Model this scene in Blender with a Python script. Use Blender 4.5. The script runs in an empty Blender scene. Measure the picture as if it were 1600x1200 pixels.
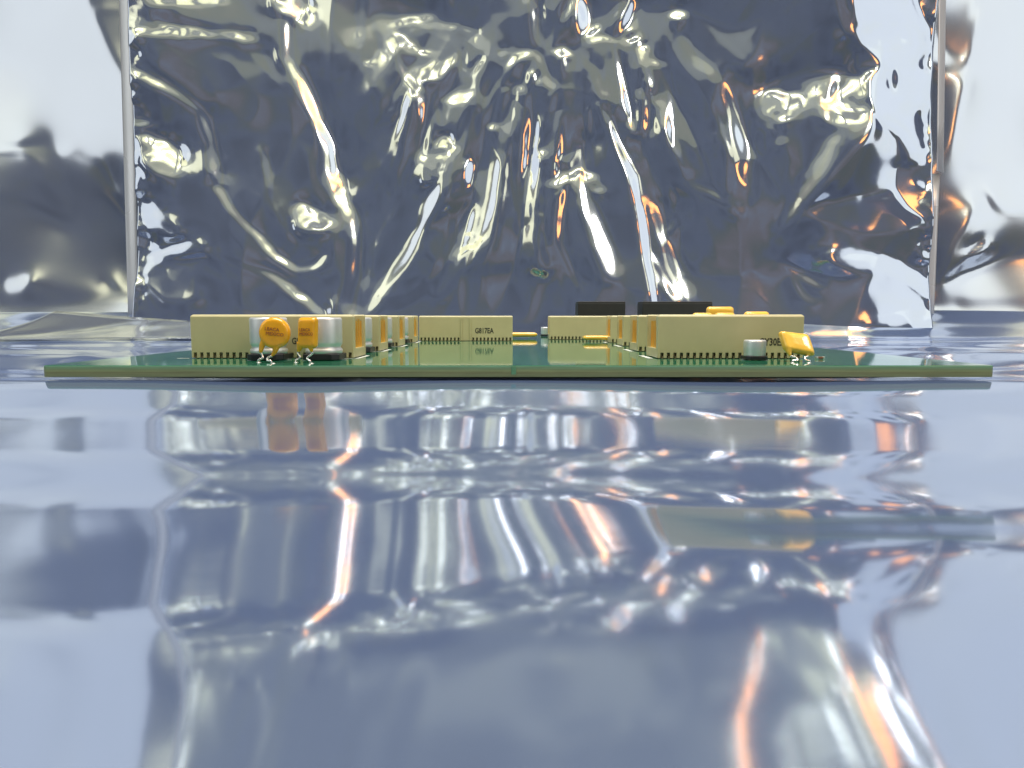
import bpy, bmesh, math, random
import numpy as np
from mathutils import Vector

random.seed(7)
rng = np.random.default_rng(11)
sc = bpy.context.scene
col = sc.collection
R = math.radians

# ------------------------------------------------------------------ camera
FPX = 1100.0                      # focal length in photo pixels (photo 1600 x 1200)
PITCH = math.atan(104.0 / FPX)
ZT = 0.0035                       # board top
CZ = ZT + 0.01266                 # camera height
cam = bpy.data.cameras.new('camera')
cam.sensor_width = 36.0
cam.lens = 36.0 * FPX / 1600.0
cam.clip_start = 0.004
cam.clip_end = 50.0
cam_o = bpy.data.objects.new('camera', cam)
cam_o.location = (0, 0, CZ)
cam_o.rotation_euler = (math.pi / 2 - PITCH, 0, 0)
col.objects.link(cam_o)
sc.camera = cam_o

CP, SP = math.cos(PITCH), math.sin(PITCH)
def ray(u, v):
    a = (u - 800.0) / FPX
    b = -(v - 600.0) / FPX
    return (a, CP + b * SP, -SP + b * CP)
def at_z(u, v, z):
    d = ray(u, v); t = (z - CZ) / d[2]
    return Vector((d[0] * t, d[1] * t, z))
def at_y(u, v, y):
    d = ray(u, v); t = y / d[1]
    return Vector((d[0] * t, y, CZ + d[2] * t))

# ------------------------------------------------------------------ world, lamps, exposure
w = bpy.data.worlds.new('World'); sc.world = w; w.use_nodes = True
bg = w.node_tree.nodes['Background']
bg.inputs[1].default_value = 1.0
# a dim cluttered room all round: soft blotches of blue grey, olive and brown, the same in every direction
wn = w.node_tree
w_tc = wn.nodes.new('ShaderNodeTexCoord')
w_n = wn.nodes.new('ShaderNodeTexNoise'); w_n.inputs['Scale'].default_value = 3.0; w_n.inputs['Detail'].default_value = 3.0
w_r = wn.nodes.new('ShaderNodeValToRGB')
for el, (p_, c_) in zip([w_r.color_ramp.elements[0], w_r.color_ramp.elements[1]] + [w_r.color_ramp.elements.new(0.5) for _ in range(4)],
                        [(0.28, (0.022, 0.029, 0.050)), (0.42, (0.055, 0.073, 0.130)), (0.50, (0.085, 0.106, 0.165)), (0.57, (0.085, 0.098, 0.078)), (0.64, (0.150, 0.125, 0.128)), (0.74, (0.160, 0.185, 0.240))]):
    el.position = p_; el.color = (*c_, 1)
wn.links.new(w_tc.outputs['Generated'], w_n.inputs['Vector']); wn.links.new(w_n.outputs[0], w_r.inputs[0]); wn.links.new(w_r.outputs[0], bg.inputs[0])

YB = 0.60                          # plane of the upright bag
BC = Vector((0, YB, 0.17))
def lamp(name, ta, te, dist, sx, sy, radiance, color, aim=None):
    """rectangular lamp standing in direction (ta, -1, te) from the upright bag"""
    l = bpy.data.lights.new(name, 'AREA'); l.shape = 'RECTANGLE'
    l.size = sx; l.size_y = sy; l.color = color
    l.energy = radiance * math.pi * sx * sy
    o = bpy.data.objects.new(name, l); col.objects.link(o)
    o.location = BC + Vector((ta, -1, te)) * dist
    aim = aim or BC
    o.rotation_euler = (Vector(aim) - o.location).to_track_quat('-Z', 'Y').to_euler()
    return o
lamp('window_light', -1.35, 0.52, 0.9, 0.75, 0.95, 1.25, (0.97, 1.0, 0.985))
lamp('window_light', 1.35, 0.50, 0.9, 0.75, 0.95, 1.35, (0.97, 1.0, 0.985))
for k, tx in enumerate((-0.86, -0.43, 0.0, 0.43, 0.86)):
    lamp('ceiling_tube', tx, 0.98, 0.9, 0.31, 0.2, 1.7, (1.0, 0.93, 0.46))
for tx in (-0.60, 0.60):
    lamp('side_fill', tx, 0.62, 0.9, 0.14, 0.28, 1.5, (1.0, 0.94, 0.58))  # added side lamps, there to light the vertical crests yellow
lamp('spot_bulb', 0.60, 0.62, 0.88, 0.09, 0.10, 22.0, (1.0, 0.97, 0.90))
for tx in (-0.5, 0.02, 0.40):
    lamp('glint_strip', tx, 0.98, 0.88, 0.24, 0.03, 14.0, (1.0, 0.98, 0.86))  # thin hot strips added before the tubes for white glints
lamp('orange_lamp', 0.62, 0.33, 0.9, 0.11, 0.11, 5.0, (1.0, 0.36, 0.08))
lamp('orange_lamp', 0.645, 0.90, 0.87, 0.14, 0.32, 10.0, (1.0, 0.27, 0.035))  # second orange lamp, added for orange streaks in the ground film
lamp('overhead_light', 0.0, 2.6, 0.42, 0.9, 0.5, 16.0, (1.0, 0.97, 0.90), (0, 0.25, 0))
lamp('halo_fill', 0.0, 0.66, 0.97, 2.2, 0.26, 0.20, (1.0, 0.98, 0.58))  # added dim strip, gives highlights a soft halo below the tubes
lamp('ceiling_fill', 0.0, 1.30, 1.0, 2.0, 1.1, 0.32, (1.0, 0.95, 0.58))  # added dim panel, fills mid-tones around the tube reflections

sc.render.engine = 'CYCLES'
sc.cycles.use_denoising = True
sc.cycles.max_bounces = 10
sc.cycles.glossy_bounces = 7
sc.cycles.sample_clamp_indirect = 6.0
sc.view_settings.view_transform = 'Standard'
sc.view_settings.look = 'None'
sc.view_settings.gamma = 1.0
sc.view_settings.exposure = 0.0
sc.view_settings.use_curve_mapping = False

# ------------------------------------------------------------------ materials
def new_mat(name):
    m = bpy.data.materials.new(name); m.use_nodes = True
    nt = m.node_tree
    return m, nt, nt.nodes['Principled BSDF']
def noise(nt, scale, detail=3.0, rough=0.55, coord='Object', vec_scale=None):
    tc = nt.nodes.new('ShaderNodeTexCoord')
    n = nt.nodes.new('ShaderNodeTexNoise')
    n.inputs['Scale'].default_value = scale; n.inputs['Detail'].default_value = detail
    n.inputs['Roughness'].default_value = rough
    src = tc.outputs[coord]
    if vec_scale:
        mp = nt.nodes.new('ShaderNodeMapping'); mp.inputs['Scale'].default_value = vec_scale
        nt.links.new(src, mp.inputs['Vector']); src = mp.outputs[0]
    nt.links.new(src, n.inputs['Vector'])
    return n
def ramp(nt, src, stops):
    r = nt.nodes.new('ShaderNodeValToRGB')
    e = r.color_ramp.elements
    while len(e) < len(stops): e.new(0.5)
    for el, (p, c) in zip(e, stops):
        el.position = p; el.color = (*c, 1)
    nt.links.new(src, r.inputs[0])
    return r
def bump(nt, bsdf, src, strength, dist):
    b = nt.nodes.new('ShaderNodeBump')
    b.inputs['Strength'].default_value = strength; b.inputs['Distance'].default_value = dist
    nt.links.new(src, b.inputs['Height']); nt.links.new(b.outputs[0], bsdf.inputs['Normal'])
    return b
def plain(name, c, rough=0.5, metal=0.0, var=0.08, nscale=300.0, coat=0.0, bmp=0.0, spec=0.5, bdist=0.0002, sss=0.0):
    m, nt, b = new_mat(name)
    n = noise(nt, nscale)
    lo = tuple(max(0, x * (1 - var)) for x in c); hi = tuple(min(1, x * (1 + var)) for x in c)
    r = ramp(nt, n.outputs[0], [(0.3, lo), (0.7, hi)])
    nt.links.new(r.outputs[0], b.inputs['Base Color'])
    b.inputs['Roughness'].default_value = rough; b.inputs['Metallic'].default_value = metal
    b.inputs['Coat Weight'].default_value = coat; b.inputs['Coat Roughness'].default_value = 0.08
    b.inputs['Specular IOR Level'].default_value = spec
    if sss:
        b.inputs['Subsurface Weight'].default_value = sss
        b.inputs['Subsurface Radius'].default_value = (0.002, 0.0018, 0.001)
        b.inputs['Subsurface Scale'].default_value = 1.0
    if bmp: bump(nt, b, n.outputs[0], bmp, bdist)
    return m
def film(name, gloss_c, diff_c, rough, mix, bmp, bscale, bdist=0.0005, vs=None):
    m, nt, b = new_mat(name)
    n = noise(nt, bscale, 4.0, 0.6, vec_scale=vs)
    b.inputs['Metallic'].default_value = 1.0
    b.inputs['Base Color'].default_value = (*gloss_c, 1)
    n2 = noise(nt, 9.0, 3.0)
    mr = nt.nodes.new('ShaderNodeMapRange')
    mr.inputs['From Min'].default_value = 0.3; mr.inputs['From Max'].default_value = 0.7
    mr.inputs['To Min'].default_value = rough * 0.75; mr.inputs['To Max'].default_value = rough * 1.35
    nt.links.new(n2.outputs[0], mr.inputs[0]); nt.links.new(mr.outputs[0], b.inputs['Roughness'])
    d = nt.nodes.new('ShaderNodeBsdfDiffuse'); d.inputs[0].default_value = (*diff_c, 1)
    mx = nt.nodes.new('ShaderNodeMixShader'); mx.inputs[0].default_value = mix
    out = nt.nodes['Material Output']
    nt.links.new(b.outputs[0], mx.inputs[1]); nt.links.new(d.outputs[0], mx.inputs[2])
    nt.links.new(mx.outputs[0], out.inputs[0])
    bp = bump(nt, b, n.outputs[0], bmp, bdist)
    return m
M = {}
M['film_up'] = film('shield_film_upright', (0.58, 0.62, 0.69), (0.20, 0.24, 0.335), 0.08, 0.24, 0.07, 40.0, 0.0006)
M['film_back'] = film('shield_film_backing', (0.62, 0.65, 0.69), (0.24, 0.27, 0.34), 0.15, 0.20, 0.06, 14.0, 0.0008)
M['film_floor'] = film('shield_film_floor', (0.63, 0.67, 0.745), (0.15, 0.215, 0.41), 0.085, 0.28, 0.05, 30.0, 0.0003, (1, 2.0, 1))
M['seam'] = film('heat_seal', (0.66, 0.67, 0.69), (0.62, 0.63, 0.64), 0.30, 0.62, 0.2, 900.0, 0.0001)
M['housing'] = plain('connector_plastic', (0.53, 0.485, 0.275), 0.36, var=0.05, nscale=120, sss=0.15)
M['gold'] = plain('gold_pin', (1.0, 0.66, 0.18), 0.38, metal=0.9)
M['tail'] = plain('solder_tail', (0.17, 0.14, 0.075), 0.45, metal=0.3)
M['can'] = plain('aluminium_can', (0.78, 0.79, 0.79), 0.42, metal=0.65, var=0.04)
M['black'] = plain('black_plastic', (0.018, 0.018, 0.022), 0.38, var=0.15)
M['relay'] = plain('black_housing', (0.020, 0.021, 0.021), 0.55, var=0.12, nscale=200)
M['epoxy'] = plain('amber_epoxy', (0.80, 0.39, 0.010), 0.24, var=0.10, nscale=400, coat=0.6, bmp=0.25, sss=0.1)
M['epoxy_light'] = plain('yellow_epoxy', (0.88, 0.53, 0.07), 0.18, var=0.08, nscale=400, coat=0.6, bmp=0.25, sss=0.1)
M['wire'] = plain('tinned_wire', (0.82, 0.82, 0.80), 0.25, metal=1.0)
M['solder'] = plain('solder', (0.75, 0.75, 0.74), 0.35, metal=0.9)
M['ink'] = plain('black_ink', (0.03, 0.03, 0.02), 0.6)
M['ink_red'] = plain('brown_ink', (0.33, 0.10, 0.015), 0.6)
M['silk'] = plain('silkscreen_white', (0.72, 0.74, 0.70), 0.5)
M['chip_brown'] = plain('brown_chip', (0.22, 0.09, 0.04), 0.4)

# board top: glossy green solder mask, with faint darker tracks
m, nt, b = new_mat('solder_mask')
n = noise(nt, 45.0, 2.0)
r = ramp(nt, n.outputs[0], [(0.35, (0.022, 0.155, 0.085)), (0.65, (0.036, 0.200, 0.110))])
nt.links.new(r.outputs[0], b.inputs['Base Color'])
b.inputs['Roughness'].default_value = 0.035; b.inputs['IOR'].default_value = 1.6
n3 = noise(nt, 900.0, 2.0); bump(nt, b, n3.outputs[0], 0.05, 0.0001)
M['mask'] = m
# board edge: laminated glass fibre, thin layers one above another
m, nt, b = new_mat('laminate_edge')
tc = nt.nodes.new('ShaderNodeTexCoord'); sx = nt.nodes.new('ShaderNodeSeparateXYZ')
nt.links.new(tc.outputs['Object'], sx.inputs[0])
mr = nt.nodes.new('ShaderNodeMapRange'); mr.inputs['From Min'].default_value = 0.0004; mr.inputs['From Max'].default_value = ZT
nt.links.new(sx.outputs[2], mr.inputs[0])
r = ramp(nt, mr.outputs[0], [(0.0, (0.12, 0.155, 0.075)), (0.22, (0.15, 0.185, 0.09)), (0.40, (0.14, 0.16, 0.075)), (0.52, (0.19, 0.24, 0.11)), (0.62, (0.15, 0.21, 0.10)), (0.80, (0.14, 0.245, 0.14)), (0.97, (0.12, 0.30, 0.18))])
n = noise(nt, 500.0, 3.0, vec_scale=(0.15, 1, 4))
mx = nt.nodes.new('ShaderNodeMix'); mx.data_type = 'RGBA'; mx.blend_type = 'OVERLAY'; mx.inputs[0].default_value = 0.35
nt.links.new(r.outputs[0], mx.inputs[6]); nt.links.new(n.outputs[0], mx.inputs[7])
nt.links.new(mx.outputs[2], b.inputs['Base Color']); b.inputs['Roughness'].default_value = 0.45
M['edge'] = m

# ------------------------------------------------------------------ helpers
def tag(o, label=None, cat=None, group=None, kind=None):
    if label: o['label'] = label
    if cat: o['category'] = cat
    if group: o['group'] = group
    if kind: o['kind'] = kind
    return o
def mesh_obj(name, me, mat, parent=None, smooth=False):
    o = bpy.data.objects.new(name, me); col.objects.link(o)
    if mat is not None and not me.materials: me.materials.append(mat)
    if smooth:
        for p in me.polygons: p.use_smooth = True
    if parent is not None: o.parent = parent
    return o
def bm_obj(name, bm, mat, parent=None, smooth=False):
    me = bpy.data.meshes.new(name)
    bmesh.ops.recalc_face_normals(bm, faces=bm.faces)
    bm.to_mesh(me); bm.free()
    return mesh_obj(name, me, mat, parent, smooth)
def empty(name, loc, rz=0.0):
    o = bpy.data.objects.new(name, None); o.location = loc; o.rotation_euler = (0, 0, rz)
    o.empty_display_size = 0.005
    col.objects.link(o); return o
def add_box(bm, x0, x1, y0, y1, z0, z1):
    vs = [bm.verts.new(p) for p in ((x0,y0,z0),(x1,y0,z0),(x1,y1,z0),(x0,y1,z0),(x0,y0,z1),(x1,y0,z1),(x1,y1,z1),(x0,y1,z1))]
    for f in ((3,2,1,0),(4,5,6,7),(0,1,5,4),(1,2,6,5),(2,3,7,6),(3,0,4,7)):
        bm.faces.new([vs[i] for i in f])
def bevel(o, wdt, seg=2):
    md = o.modifiers.new('bevel', 'BEVEL'); md.width = wdt; md.segments = seg
    md.limit_method = 'ANGLE'; md.angle_limit = R(40)
    return o
def add_lathe(bm, prof, seg=32, cx=0, cy=0, closed=True):
    rings = []
    for (r_, z) in prof:
        rings.append([bm.verts.new((cx + r_ * math.cos(2*math.pi*i/seg), cy + r_ * math.sin(2*math.pi*i/seg), z)) for i in range(seg)])
    for a, b2 in zip(rings[:-1], rings[1:]):
        for i in range(seg):
            j = (i + 1) % seg
            bm.faces.new((a[i], a[j], b2[j], b2[i]))
    if closed:
        bm.faces.new(list(reversed(rings[0]))); bm.faces.new(rings[-1])
def catmull(pts, n=6):
    pts = [Vector(p) for p in pts]
    P = [pts[0] * 2 - pts[1]] + pts + [pts[-1] * 2 - pts[-2]]
    out = []
    for i in range(1, len(P) - 2):
        for k in range(n):
            t = k / n
            a, b_, c, d = P[i-1], P[i], P[i+1], P[i+2]
            out.append(0.5 * ((2*b_) + (c-a)*t + (2*a-5*b_+4*c-d)*t*t + (3*b_-a-3*c+d)*t**3))
    out.append(pts[-1]); return out
def add_tube(bm, pts, radii, seg=10):
    pts = [Vector(p) for p in pts]
    if not hasattr(radii, '__len__'): radii = [radii] * len(pts)
    rings = []
    up = Vector((0, 1, 0.01))
    for i, p in enumerate(pts):
        d = (pts[min(i+1, len(pts)-1)] - pts[max(i-1, 0)]).normalized()
        s = d.cross(up).normalized(); t = s.cross(d).normalized()
        rings.append([bm.verts.new(p + (s*math.cos(2*math.pi*k/seg) + t*math.sin(2*math.pi*k/seg)) * radii[i]) for k in range(seg)])
    for a, b2 in zip(rings[:-1], rings[1:]):
        for i in range(seg):
            j = (i+1) % seg
            bm.faces.new((a[i], a[j], b2[j], b2[i]))
    bm.faces.new(list(reversed(rings[0]))); bm.faces.new(rings[-1])
def text_part(body, size, loc, rot, mat, parent, name='printed_code', xs=1.0):
    cu = bpy.data.curves.new('text', 'FONT'); cu.body = body; cu.size = size; cu.align_x = 'LEFT'
    cu.extrude = 0.00002; cu.resolution_u = 2; cu.space_line = 0.95; cu.offset = size * 0.022
    t = bpy.data.objects.new('text', cu); col.objects.link(t)
    dg = bpy.context.evaluated_depsgraph_get()
    me = bpy.data.meshes.new_from_object(t.evaluated_get(dg))
    bpy.data.objects.remove(t); me.materials.clear()
    o = mesh_obj(name, me, mat, parent)
    o.location = loc; o.rotation_euler = rot; o.scale = (xs, 1, 1)
    return o

# ------------------------------------------------------------------ wrinkled film: a height field whose facets face chosen ways
def gblur(a, s):
    ky = np.fft.fftfreq(a.shape[0])[:, None]; kx = np.fft.rfftfreq(a.shape[1])[None, :]
    return np.fft.irfft2(np.fft.rfft2(a) * np.exp(-2 * (math.pi * s) ** 2 * (kx**2 + ky**2)), a.shape)
def inside(poly, X, Y):
    r_ = np.zeros(X.shape, bool); n = len(poly); j = n - 1
    for i in range(n):
        xi, yi = poly[i]; xj, yj = poly[j]
        if yi != yj:
            c = ((yi > Y) != (yj > Y)) & (X < (xj - xi) * (Y - yi) / (yj - yi) + xi)
            r_ ^= c
        j = i
    return r_
def seg_dist(pts, X, Y):
    best = np.full(X.shape, 1e9)
    for (x0, y0), (x1, y1) in zip(pts[:-1], pts[1:]):
        dx, dy = x1 - x0, y1 - y0
        L = dx*dx + dy*dy + 1e-9
        t = np.clip(((X-x0)*dx + (Y-y0)*dy) / L, 0, 1)
        best = np.minimum(best, np.hypot(X - x0 - t*dx, Y - y0 - t*dy))
    return best
SPX = YB / FPX                                   # metres on the bag plane per photo pixel
def to_plane(u, v):
    p = at_y(u, v, YB)
    return (800 + p.x / SPX, 496 - (p.z - CZ) / SPX)
def ridged(shape, scale, seed, ys=1.0):
    g = np.random.default_rng(seed).standard_normal(shape)
    ky = np.fft.fftfreq(shape[0])[:, None]; kx = np.fft.rfftfreq(shape[1])[None, :]
    f = np.fft.irfft2(np.fft.rfft2(g) * np.exp(-2*(math.pi*scale)**2*(kx**2 + (ky*ys)**2)), shape)
    f /= f.std()
    return f
TGT = {'L': (-1.3, 0.47), 'R': (1.3, 0.47), 'C': (0.0, 0.98), 'D': None}
class Film:
    def __init__(s, u0, u1, v0, v1, step, pad=40):
        s.step = step; s.pad = pad
        s.nx = int((u1 - u0) / step) + 1; s.ny = int((v1 - v0) / step) + 1
        s.u = u0 + step * (np.arange(s.nx + 2*pad) - pad); s.v = v0 + step * (np.arange(s.ny + 2*pad) - pad)
        s.U, s.V = np.meshgrid(s.u, s.v)
        s.a = (s.U - 800) / FPX; s.b = (496 - s.V) / FPX
        s.ta = np.clip(s.a * 0.45, -0.3, 0.3); s.te = np.clip(s.b * 0.7 + 0.05, 0.02, 0.4)
        s.W = np.full(s.U.shape, 0.035)
        s.var = ridged(s.U.shape, 14/step, 9)
        n1, n2 = ridged(s.U.shape, 44/step, 5), ridged(s.U.shape, 44/step, 6)
        s.ta = s.ta + 0.12*n1; s.te = s.te + 0.10*n2
    def put(s, mask, t, wt=0.9, soft=1.5):
        mk = np.clip(gblur(mask.astype(float), soft), 0, 1)
        if isinstance(t, str):
            t = TGT[t]
        if t is not None and 0.69 < abs(t[0]) < 0.89 and t[1] < 0.85:
            t = (math.copysign(0.61, t[0]), 0.60)
        elif t is not None and 0.89 <= abs(t[0]) < 1.2 and t[1] < 0.85:
            t = (math.copysign(1.22, t[0]), min(t[1], 0.7))
        if t is None:
            ta, te = np.clip(s.a * 0.45, -0.3, 0.3), np.clip(s.b*0.7 + 0.05, 0.02, 0.4)
        else:
            # the lamps stand 0.9 m off, so aim at where they are from here
            ta = t[0] - (s.U - 800) * SPX / 0.9; te = t[1] + (BC.z - CZ - (496 - s.V) * SPX) / 0.9
        s.ta = s.ta * (1 - mk) + ta * mk; s.te = s.te * (1 - mk) + te * mk
        s.W = np.maximum(s.W, mk * wt)
    def poly(s, pts, t, wt=0.9, soft=1.5):
        s.put(inside([to_plane(*p) for p in pts], s.U, s.V), t, wt, soft)
    def line(s, pts, width, t, wt=0.95, soft=2.3):
        nz = np.roll(s.var, (int(rng.integers(0, 400)), int(rng.integers(0, 400))), (0, 1))
        s.put(seg_dist([to_plane(*p) for p in pts], s.U, s.V) < width * np.clip(0.52 + 0.20 * nz, 0.08, 1.0), t, wt, soft)
    def blob(s, u, v, ru, rv, t, wt=0.9, soft=1.0):
        x, y = to_plane(u, v)
        s.put(((s.U-x)/ru)**2 + ((s.V-y)/rv)**2 < 1, t, wt, soft)
    def solve(s, iters=60, keep=0.97):
        # facing p = -dh/dx, q = -dh/dz ; grid x right, v down
        p = (s.ta - s.a) / 2; q = (s.te - s.b) / 2
        gx, gy = -p, q                                   # dh/dU, dh/dV (V runs down)
        ky = 2*math.pi*np.fft.fftfreq(s.U.shape[0])[:, None]; kx = 2*math.pi*np.fft.rfftfreq(s.U.shape[1])[None, :]
        k2 = kx**2 + ky**2; k2[0, 0] = 1
        hx = np.zeros_like(gx); hy = np.zeros_like(gy)
        for _ in range(iters):
            Gx = s.W*gx + (1-s.W)*hx*keep; Gy = s.W*gy + (1-s.W)*hy*keep
            H = (-1j*kx*np.fft.rfft2(Gx) - 1j*ky*np.fft.rfft2(Gy)) / k2; H[0, 0] = 0
            hx = np.fft.irfft2(1j*kx*H, gx.shape); hy = np.fft.irfft2(1j*ky*H, gy.shape)
        return np.fft.irfft2(H, gx.shape) * s.step * SPX           # metres
    def crop(s, h):
        p = s.pad
        return h[p:p+s.ny, p:p+s.nx]
def grid_mesh(name, X, Y, Z):
    ny, nx = X.shape
    me = bpy.data.meshes.new(name)
    co = np.stack([X, Y, Z], -1).reshape(-1, 3).astype(np.float32)
    idx = np.arange(ny*nx).reshape(ny, nx)
    f = np.stack([idx[:-1, :-1], idx[1:, :-1], idx[1:, 1:], idx[:-1, 1:]], -1).reshape(-1, 4)
    me.vertices.add(len(co)); me.vertices.foreach_set('co', co.ravel())
    me.loops.add(f.size); me.loops.foreach_set('vertex_index', f.ravel().astype(np.int32))
    me.polygons.add(len(f)); me.polygons.foreach_set('loop_start', np.arange(0, f.size, 4, dtype=np.int32))
    me.polygons.foreach_set('loop_total', np.full(len(f), 4, np.int32))
    me.polygons.foreach_set('use_smooth', np.ones(len(f), bool))
    me.update(calc_edges=True); me.validate()
    return me

#@@FILMS
# --- backing film: the smooth outer bag behind, seen left and right of the sealed strips
fb = Film(-260, 1860, -420, 520, 5, 40)
fb.W[:] = 0.05
fb.poly([(-260,-400),(80,-400),(112,0),(145,75),(200,150),(200,355),(150,290),(128,245),(85,222),(60,232),(30,200),(-10,215),(-260,180)], 'L', 0.9, 1.2)
fb.poly([(-200,225),(0,228),(38,262),(84,342),(40,320),(0,300),(-200,290)], 'L', 0.9, 1.0)
fb.poly([(116,0),(200,0),(200,132),(185,122),(150,70)], 'D', 0.8, 1)
fb.poly([(-200,300),(0,302),(90,348),(140,300),(200,370),(215,440),(200,462),(-200,462)], (0.0,0.35), 0.8, 2.6)
fb.blob(10, 441, 26, 11, 'L', 0.9, 0.8)
fb.line([(140,438),(178,460)], 7, (-0.9, 0.4), 0.9, 0.8)
fb.poly([(-250,470),(210,474),(230,520),(-250,520)], (-0.95, 0.5), 0.95, 1.0)
fb.poly([(1440,-400),(1860,-400),(1860,330),(1590,330),(1560,290),(1552,330),(1520,310),(1500,312),(1440,360),(1440,250),(1505,232),(1520,170),(1545,100),(1475,78),(1440,80)], 'R', 0.9, 1.2)
fb.poly([(1478,-30),(1556,-30),(1546,40),(1536,78),(1515,66),(1482,24)], 'D', 0.9, 1)
fb.line([(1560,-10),(1548,40),(1535,78)], 8, (0.5, 0.9), 0.95, 0.8)
fb.poly([(1470,90),(1500,108),(1542,104),(1520,160),(1503,232),(1470,262)], (0.1,0.35), 0.9, 1.2)
fb.poly([(1440,350),(1500,316),(1540,312),(1556,326),(1520,390),(1490,440),(1600,400),(1800,360),(1800,470),(1440,470)], (0.1,0.35), 0.85, 1.2)
fb.poly([(1556,300),(1568,322),(1520,385),(1490,440),(1505,380)], 'R', 0.9, 0.8)
fb.poly([(1525,385),(1560,372),(1555,388),(1530,398)], (0.3, 0.95), 0.9, 0.6)
fb.poly([(1430,474),(1860,478),(1860,520),(1430,520)], (0.98, 0.5), 0.95, 1.0)
fb.line([(1538,252),(1575,251)], 4, 'D', 0.9, 0.6)
hb = fb.crop(fb.solve(80))
nz = ridged(fb.U.shape, 9, 3); hb = hb + fb.crop(nz) * 0.0010
Ub, Vb = fb.crop(fb.U), fb.crop(fb.V)
sb = ((np.abs(Ub - 215) < 45) | (np.abs(Ub - 1440) < 45)) & (Vb > -60) & (Vb < 500)
hb -= hb[sb].max() - 0.006
me = grid_mesh('backing_bag', (Ub-800)*SPX, YB + 0.016 - hb, CZ + (496-Vb)*SPX)
o = mesh_obj('backing_bag', me, M['film_back'])
tag(o, 'large smooth silvery-blue static shielding film upright behind the crinkled bag', 'bag')

# --- the crinkled bag between the two sealed strips
fp = Film(238, 1425, -330, 532, 2, 40)
Y_, L_, R_ = 'C', 'L', 'R'
P, LN, BL = fp.poly, fp.line, fp.blob
# the lower part hangs straight
P([(230,430),(1420,430),(1420,540),(230,540)], (0.0, 0.42), 0.10, 6)
P([(-100,-40),(1290,-40),(1290,-420),(-100,-420)], (0.0, 0.72), 0.12, 8)
# broad facets tilted towards the added dim strip, so half lit
G_ = (0.0, 0.66)
for pts, wt in (([(270,-10),(430,-10),(420,48),(330,52),(300,40)], 0.35), ([(568,20),(640,8),(735,52),(700,84),(650,140),(600,168),(572,130)], 0.4),
            ([(700,150),(748,128),(758,220),(722,250)], 0.4), ([(892,240),(950,206),(1004,430),(1010,492),(960,400),(905,310)], 0.35),
            ([(470,210),(520,260),(552,350),(540,440),(505,330)], 0.35), ([(1180,140),(1330,120),(1325,220),(1225,330),(1190,240)], 0.3),
            ([(1060,20),(1130,60),(1180,40),(1170,110),(1090,130)], 0.3), ([(235,80),(420,78),(440,110),(330,170)], 0.25), ([(650,380),(700,330),(760,390),(700,440)], 0.35)):
    P(pts, G_, wt, 4.0)
# left third
LN([(228,74),(260,68),(330,65),(400,66)], 11, (-0.05, 1.0))
LN([(268,24),(310,17),(352,10)], 12, (-0.2, 0.95))
P([(425,-20),(470,-20),(468,20),(452,30),(430,18)], (0.4, 0.95))
LN([(452,40),(452,98)], 9, (0.75, 0.8))
LN([(452,98),(475,140),(497,192)], 8, (0.75, 0.78), 1)
LN([(500,196),(512,228),(522,262)], 12, (0.9, 0.5), 0.7, 2)
LN([(238,132),(262,142),(300,162),(330,184)], 9, (0.35, 0.98))
LN([(334,192),(346,232),(352,282)], 10, (0.85, 0.75))
LN([(356,300),(380,338),(418,372),(444,404),(474,424)], 8, (0.4, 0.95))
LN([(480,424),(505,420),(516,402)], 7, (-0.4, 0.95))
P([(252,220),(280,228),(302,248),(294,288),(276,284),(254,268)], (0.1, 0.95))
P([(214,308),(236,282),(250,271),(249,300),(236,314)], L_)
P([(212,322),(250,328),(290,350),(311,372),(300,376),(262,362),(236,366),(226,384),(212,384)], (-1.0, 0.35))
P([(214,402),(250,404),(290,392),(320,384),(350,394),(330,400),(292,410),(258,440),(238,466),(216,462)], (-1.0, 0.32))
P([(268,420),(300,412),(345,412),(330,436),(345,470),(300,474),(266,440)], (-0.75, 0.3), 0.7, 2.5)
LN([(352,396),(400,418),(440,432),(480,462),(515,490)], 7, (0.35, 0.75), 0.8)
P([(474,318),(500,326),(524,344),(516,366),(474,362)], (0.0, 0.95))
P([(522,262),(536,270),(546,320),(530,330),(522,300)], (0.5, 0.95))
LN([(532,312),(548,336),(558,352),(560,390),(552,430),(546,482)], 7, (0.85, 0.7))
LN([(466,20),(470,0),(466,-60)], 10, (0.85, 0.6), 0.7, 2)
# crumpled fan, upper middle
LN([(566,-20),(562,60),(570,130),(592,170),(620,174)], 6, (-0.75, 0.75))
P([(578,20),(600,60),(618,76),(612,96),(590,66),(574,40)], (-0.3, 0.85), 0.7)
LN([(612,34),(640,22),(672,20)], 9, (-0.15, 1.0))
LN([(640,44),(680,30),(740,44)], 6, (0.1, 1.0), 0.8)
P([(614,40),(630,52),(650,72),(684,78),(640,84),(618,64)], (0.2, 0.98))
P([(652,104),(690,90),(712,78),(706,96),(684,124),(662,126)], (-0.35, 0.95))
LN([(618,86),(628,112),(648,134),(672,144),(684,168),(688,196)], 7, (0.7, 0.8))
LN([(596,70),(612,84),(620,120)], 5, (-0.7, 0.8))
P([(572,92),(584,90),(586,102),(574,104)], (-0.2, 0.95))
P([(722,72),(734,62),(732,92),(728,104)], (-0.7, 0.7))
P([(738,104),(752,88),(756,92),(742,118),(736,140)], (-0.45, 0.9))
P([(692,210),(704,214),(706,228),(694,238),(684,262),(680,288),(664,288),(670,248),(684,224)], (0.2, 0.96))
LN([(686,302),(676,330),(660,356),(648,384)], 10, (-0.65, 0.8), 0.85)
P([(728,342),(734,360),(752,382),(740,392),(716,396),(694,430),(708,390),(720,362)], (-0.2, 0.9), 0.8)
LN([(742,160),(748,206)], 8, (-0.85, 0.5), 0.7)
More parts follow.
